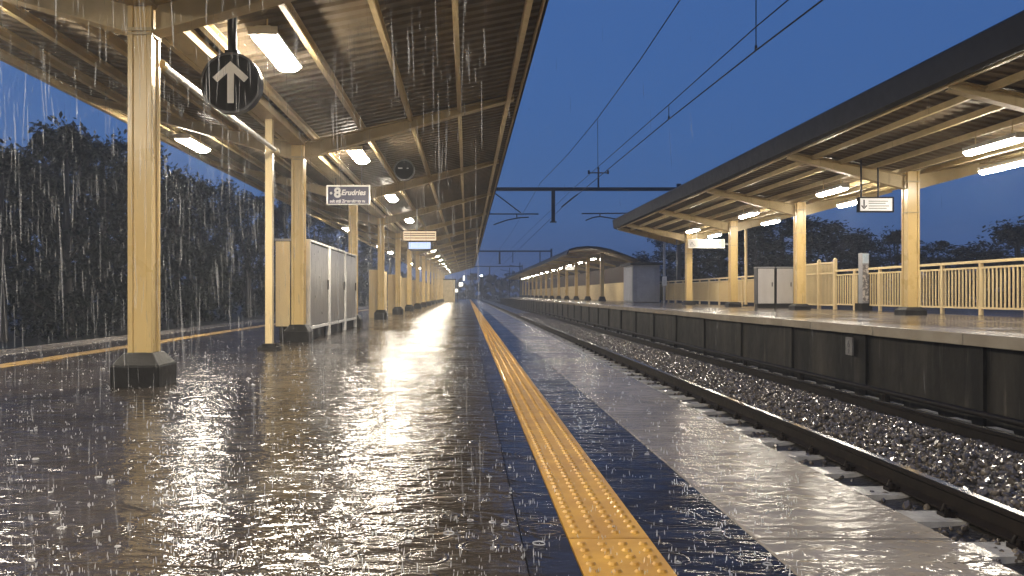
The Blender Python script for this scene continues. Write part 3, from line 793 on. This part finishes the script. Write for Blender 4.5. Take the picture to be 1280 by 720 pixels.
# cantilever arms
def arm(pts_list, r=.035):
    m = MB()
    for pts in pts_list: m.path([H(*p, GY) for p in pts], r, 6)
    local(m, 'cantilever', M['wire'], ga)
arm([[(560,267.5),(673,267.5)], [(614,238),(651,266)], [(617,281),(634,275),(650,272),(661,271.5)], [(646,267),(646,272)]])
arm([[(727,267),(800,266.5)], [(732,275.5),(741,272),(750,270.5),(772,274)], [(750,267),(750,271)]])
arm([[(702,259),(714,249)], [(714,249),(722,243)]], .045)
# strain wires with end pieces
gantry(98, CAMZ+(368-314)*98/F, 'second gantry boom farther along the track in the mist', -9.5, 10.4, (-9.4, 10.3), [((624.5-584)*98/F, 1.5, .2), ((641-584)*98/F, 1.3, .08), ((675-584)*98/F, 1.3, .12)], .17)
gantry(150, CAMZ+(368-333)*150/F, 'farthest faint gantry boom down the track in the mist', -9.5, 10.4, (-9.4, 10.3), [((612-584)*150/F, 1.4, .2)], .17)
def wire(pts, label, r=.013):
    e = MB(); e.path(pts, r, 6)
    return tag(e.build('overhead_wire', M['wire']), label, 'wire', 'overhead wires')
w1 = [H(1060,-290,10.5), H(850,0,17.9), H(800,75,22.5), H(747,148,29.7), H(710,193,37.5), H(676,228,46.8), H(640,290,98), H(612,328,150)]
wire(w1, 'single overhead wire rising steeply above the others', .014)
w2 = [H(1210,-190,9), H(985,0,13), H(945,33.5,14.5), H(836,131,21.5), H(747,209,34), H(716,236,45), H(650,300,98), H(616,335,150)]
w3 = [H(1250,-195,8.8), H(1028,0,12), H(945,63,14.5), H(836,149,21.5), H(747,222.5,34), H(703,259,45), H(642,318,98), H(613,345,150)]
wire(w2, 'upper wire of the overhead pair crossing the sky', .013)
wire(w3, 'lower thicker wire of the overhead pair crossing the sky', .016)
for (a, c, lab) in ((H(945,-30,14.5),H(945,62.5,14.5),'vertical dropper wire joining overhead wires near the top of the sky'),(H(836,131,21.5),H(836,149,21.5),'short dropper wire between the two lower overhead wires'),
             (H(747,148,29.7),H(747.5,212,29.7),'long thin dropper wire above the gantry post')):
    m = MB(); m.tube(a, c, .010, 6); m.tube(c, c+Vector((0,0,.08)), .025, 6); tag(m.build('dropper_wire', M['wire']), lab, 'wire', 'dropper wires')
ml = empty('light_mast', (10.6,43,RZ), 'slim grey mast standing beside the grey hut', 'mast')
m = MB(); m.tube((0,0,0),(0,0,3.4),.07,10); m.build('pole', M['grey'], ml)
m = MB(); m.box(-.1,.1,-.12,.12,.9,1.4); m.build('box', M['white'], ml)
fl = empty('street_lamp', (2.9,165,GZ), 'tiny distant lamp shining in the mist above the track', 'lamp')
m = MB(); m.tube((0,0,0),(0,0,5.3),.08,8); m.build('pole', M['darkmetal'], fl)
m = MB(); m.box(-.25,.25,-.2,.2,5.3,5.55); m.build('lamp_head', M['farlight'], fl)
for i, (px, y) in enumerate(((650,118),(668,132),(637,140))):
    e = empty('line_mast', ((px-584)*y/F, y, GZ), ('faint distant mast just left of the curved canopy end','faint distant mast right behind the second gantry drop','faintest thin mast beside the track in the mist')[i], 'mast', 'distant line masts')
    m = MB(); m.tube((0,0,0),(0,0,6.3),.10,8,.07); m.build('pole', M['darkmetal'], e)
    m = MB(); m.tube((0,0,5.6),(-1.6,0,5.9),.05,6); m.build('arm', M['darkmetal'], e)

# ------------------------------------------------------------------ trees
random.seed(11)
def crown_mesh(seed, w, h, low, nclump, nleaf, leaf):
    rnd = random.Random(seed); m = MB()
    cl = []
    for k in range(nclump):
        t = rnd.random(); z = low+(h-low)*t
        prof_ = math.sin(PI*min(1,max(.12, (t*.86+.16))))**.55
        a = rnd.uniform(0,2*PI); rr = w*prof_*rnd.uniform(.25,1.0)**.6*rnd.uniform(.75,1.12)
        cl.append((rr*math.cos(a), rr*math.sin(a), z*rnd.uniform(.92,1.03), rnd.uniform(.35,.95)*w*.34))
    for (cx,cy_,cz,cr_) in cl:
        for k in range(nleaf):
            d = Vector((rnd.gauss(0,1),rnd.gauss(0,1),rnd.gauss(0,.75))).normalized()*cr_*rnd.random()**.4
            c = Vector((cx,cy_,cz))+d; s_ = leaf*rnd.uniform(.6,1.5)
            q = Euler((rnd.uniform(-1.1,1.1),rnd.uniform(-1.1,1.1),rnd.uniform(0,6.3))).to_matrix()
            vs = [c+q@Vector(v) for v in ((-s_,0,0),(0,-s_*.42,s_*.1),(s_,0,0),(0,s_*.42,s_*.1))]
            m.add(vs, [(0,1,2,3)])
    return m, cl
def tree_proto(seed, w, h, low, nclump=54, nleaf=120, leaf=.115):
    e = empty('broadleaf_tree')
    m, cl = crown_mesh(seed, w, h, low, nclump, nleaf, leaf); m.build('crown', M['leaf'], e)
    t_ = MB(); t_.tube((0,0,-.2),(.1,.05,h*.45),.22,9,.14); t_.tube((.1,.05,h*.45),(.0,.1,h*.86),.14,8,.04)
    for (x,y,z,r) in cl[:9]: t_.tube((.08,.05,max(.5,h*.3+.2*z*random.random())),(x*.85,y*.85,z),.07,6,.02)
    t_.build('trunk', M['bark'], e); return e
protos = [tree_proto(1,2.6,8.9,.2), tree_proto(2,2.9,8.2,.1), tree_proto(3,2.3,9.6,.3), tree_proto(4,3.1,7.6,.1)]
used = set()
def tree(i, x, y, s, sz, label, group, rz):
    o = protos[i] if i not in used else copy_tree(protos[i]); used.add(i)
    o.location = (x,y,GZ); o.scale = (s,s,sz); o.rotation_euler.z = rz
    return tag(o, label, 'tree', group)
GT = 'dark trees beyond the left track'
rnd = random.Random(21)
# front row along the left track (heights from the photograph's skyline)
sky_pts = [(-40,178),(5,165),(30,172),(60,150),(95,146),(130,165),(158,160),(205,205),(250,213),(300,225),(340,235),(400,262),(450,285),(500,310),(560,340)]
def skyline(px):
    for (a,ya),(c,yc) in zip(sky_pts, sky_pts[1:]):
        if a <= px <= c: return ya+(yc-ya)*(px-a)/(c-a)
    return 170
lab_l = ['dark tree at the left picture edge beyond the left track','tallest dark tree at left, standing up against the sky','dark tree right of the tallest one, left of nearest column',
         'dark tree half hidden behind the nearest cream column','dark tree seen just right of the nearest column','dark tree below the left eave lamp','dark tree left of the downpipe','dark tree seen between the downpipe and second column',
         'dark tree seen over the steel cabinets','small dark tree seen beyond the third column','small dark tree seen between third and fourth columns','distant dark tree deep along the left platform']
for i, px in enumerate((14,82,136,182,222,262,308,352,396,424,462,500)):
    z = 15.2*F/(584-px); hgt = CAMZ+(368-skyline(px)+ (0,6,0,0,0,0,0,0,0,0,0,0)[i])*z/F - GZ - .45
    j = i % 4; ph = (8.9,8.2,9.6,7.6)[j]
    tree(j, -15.2+rnd.uniform(-.5,.5), z, 1.05 if i<8 else 1.5, hgt/ph*1.0, lab_l[i], GT, rnd.uniform(0,6))
for i in range(8):       # second row closes the gaps
    px = (-20,48,112,160,240,285,330,440)[i]; z = 19.0*F/(584-px)
    hgt = CAMZ+(368-skyline(px)-14)*z/F - GZ; j = (i+2)%4
    tree(j, -19+rnd.uniform(-.6,.6), z, 1.35, hgt/(8.9,8.2,9.6,7.6)[j], f'dim tree of the back row beyond the left track, {ORD[i]} from the left edge', 'back row of dark trees beyond the left track', rnd.uniform(0,6))
GT2 = 'dark trees behind the right platform'
rt = [(800,322,80,1.3),(838,292,78,1.4),(868,300,58,1.5),(900,285,55,1.7),(940,278,52,1.6),(975,268,52,1.6),(1012,268,50,1.5),(1042,285,52,1.3),(1070,292,50,1.1),(1122,288,46,.95),(1164,296,48,1.0),(1205,312,44,1.1),(1236,313,44,1.1),(1270,284,42,1.3),(1096,318,50,1.0),(1310,270,44,1.5)]
lab_r = ['low dark tree just left of the grey hut','dark tree rising over the grey hut roof','dark tree behind the long white sign','dark tree behind the third right column','dark tree behind the thin pipe of right platform','dark tree behind the white cabinets',
         'dark tree behind the second right column','dark tree above the gate on the right platform','dark tree left of the information post','dark tree just left of the largest right column','dark tree just right of the largest right column',
         'low dark tree above the fence at right','lower dark tree above the fence near the right edge','tall dark tree at the right picture edge','low dark tree in the dip above the information post','dark tree just outside the right picture edge']
for i, (px, py, y, s) in enumerate(rt):
    hgt = CAMZ+(368-py)*y/F - GZ; j = i % 4
    tree(j, (px-584)*y/F, y, s, hgt/(8.9,8.2,9.6,7.6)[j], lab_r[i], GT2, rnd.uniform(0,6))
# far wood closing the valley: reads as one mass in the mist
m = MB()
for i in range(60):
    x = -120+i*4.6+rnd.uniform(-1,1); y = 215+rnd.uniform(-8,25); hh = rnd.uniform(4.5,7.5)
    for k in range(90):
        c = Vector((x+rnd.gauss(0,2.0), y+rnd.gauss(0,1.5), GZ+hh*rnd.random()**.7)); s_ = rnd.uniform(.5,1.1)
        q = Euler((rnd.uniform(-1.3,1.3),rnd.uniform(-1.3,1.3),rnd.uniform(0,6.3))).to_matrix()
        m.add([c+q@Vector(v) for v in ((-s_,-s_*.5,0),(s_,-s_*.5,0),(s_,s_*.5,0),(-s_,s_*.5,0))], [(0,1,2,3)])
tag(m.build('far_wood', M['leaf']), kind='stuff')

# ------------------------------------------------------------------ rain and splashes
random.seed(17)
rn = MB()
def drop(mb, c, L, r, tx, ty, n=5):
    d = Vector((tx,ty,-1)).normalized(); a = d.orthogonal().normalized(); b_ = d.cross(a)
    vs = [c - d*L/2]
    for t_, rr in ((-.25,.7),(.2,1.0)):
        for k in range(n): th = 2*PI*k/n; vs.append(c+d*L*t_+ (a*math.cos(th)+b_*math.sin(th))*r*rr)
    vs.append(c+d*L/2)
    fs = [(0,1+k,1+(k+1)%n) for k in range(n)] + [(1+k,1+n+k,1+n+(k+1)%n,1+(k+1)%n) for k in range(n)] + [(1+n+k,2*n+1,1+n+(k+1)%n) for k in range(n)]
    mb.add(vs, fs, True)
for k in range(4600):
    y = 1.6+17*random.random()**1.3
    px = random.uniform(-60,1340); x = (px-584)*y/F
    if x > .05 and (y < 6 or random.random() < .92): continue
    if x > 4.5: continue
    z = random.uniform(.05, CAMZ+.40*y)
    L = random.uniform(.03,.10+.22*random.random())*(1 if y < 6 else 1.5); r = random.uniform(.0005,.0012+.0008*random.random())*(1+.10*y)
    drop(rn, Vector((x,y,z)), L, r, random.gauss(.02,.03), random.gauss(0,.03))
tag(rn.build('rain', M['rain']), kind='stuff')
sp = MB()
for k in range(3800):
    y = 1.75+13*random.random()**1.7
    px = random.uniform(-20,1000); x = (px-584)*y/F
    if x > EX-.02 or x < -6.9: continue
    if .34 < x < .64 and random.random() < .6: continue
    sc = random.uniform(.5,1.25)
    for j in range(random.randint(1,3)):
        a = random.uniform(0,2*PI); rr = random.uniform(.002,.02)*sc
        L = random.uniform(.005,.026)*sc
        drop(sp, Vector((x+rr*math.cos(a), y+rr*math.sin(a), .006+L*random.uniform(.5,1.1))), L, random.uniform(.0009,.0022)*(1+.06*y), .18*math.cos(a)*random.random(), .18*math.sin(a)*random.random(), 4)
    if random.random() < .05:
        rr = random.uniform(.008,.02)*sc; n = 12; vs = []
        for q in range(n):
            th = 2*PI*q/n; jj = random.uniform(.9,1.1)
            for dr, dz in ((-.002,0),(0,.0035),(.002,0)): vs.append((x+(rr*jj+dr)*math.cos(th), y+(rr*jj+dr)*math.sin(th), .003+dz))
        fs = []
        for q in range(n):
            a, c = 3*q, 3*((q+1)%n); fs += [(a,a+1,c+1,c),(a+1,a+2,c+2,c+1)]
        sp.add(vs, fs, True)
tag(sp.build('rain_splash', M['splash']), kind='stuff')

# ------------------------------------------------------------------ rainy air
hz = MB(); hz.box(-80, 90, -30, 260, GZ-1, 13)
m, nt, b = newmat('rain_haze')
nt.nodes.remove(b)
pv = N(nt, 'ShaderNodeVolumePrincipled'); pv.inputs['Color'].default_value = (.62,.65,.70,1); pv.inputs['Density'].default_value = .0028; pv.inputs['Anisotropy'].default_value = .3
nt.links.new(pv.outputs[0], nt.nodes['Material Output'].inputs['Volume'])
tag(hz.build('haze', m), kind='stuff')
cy.volume_step_rate = 1
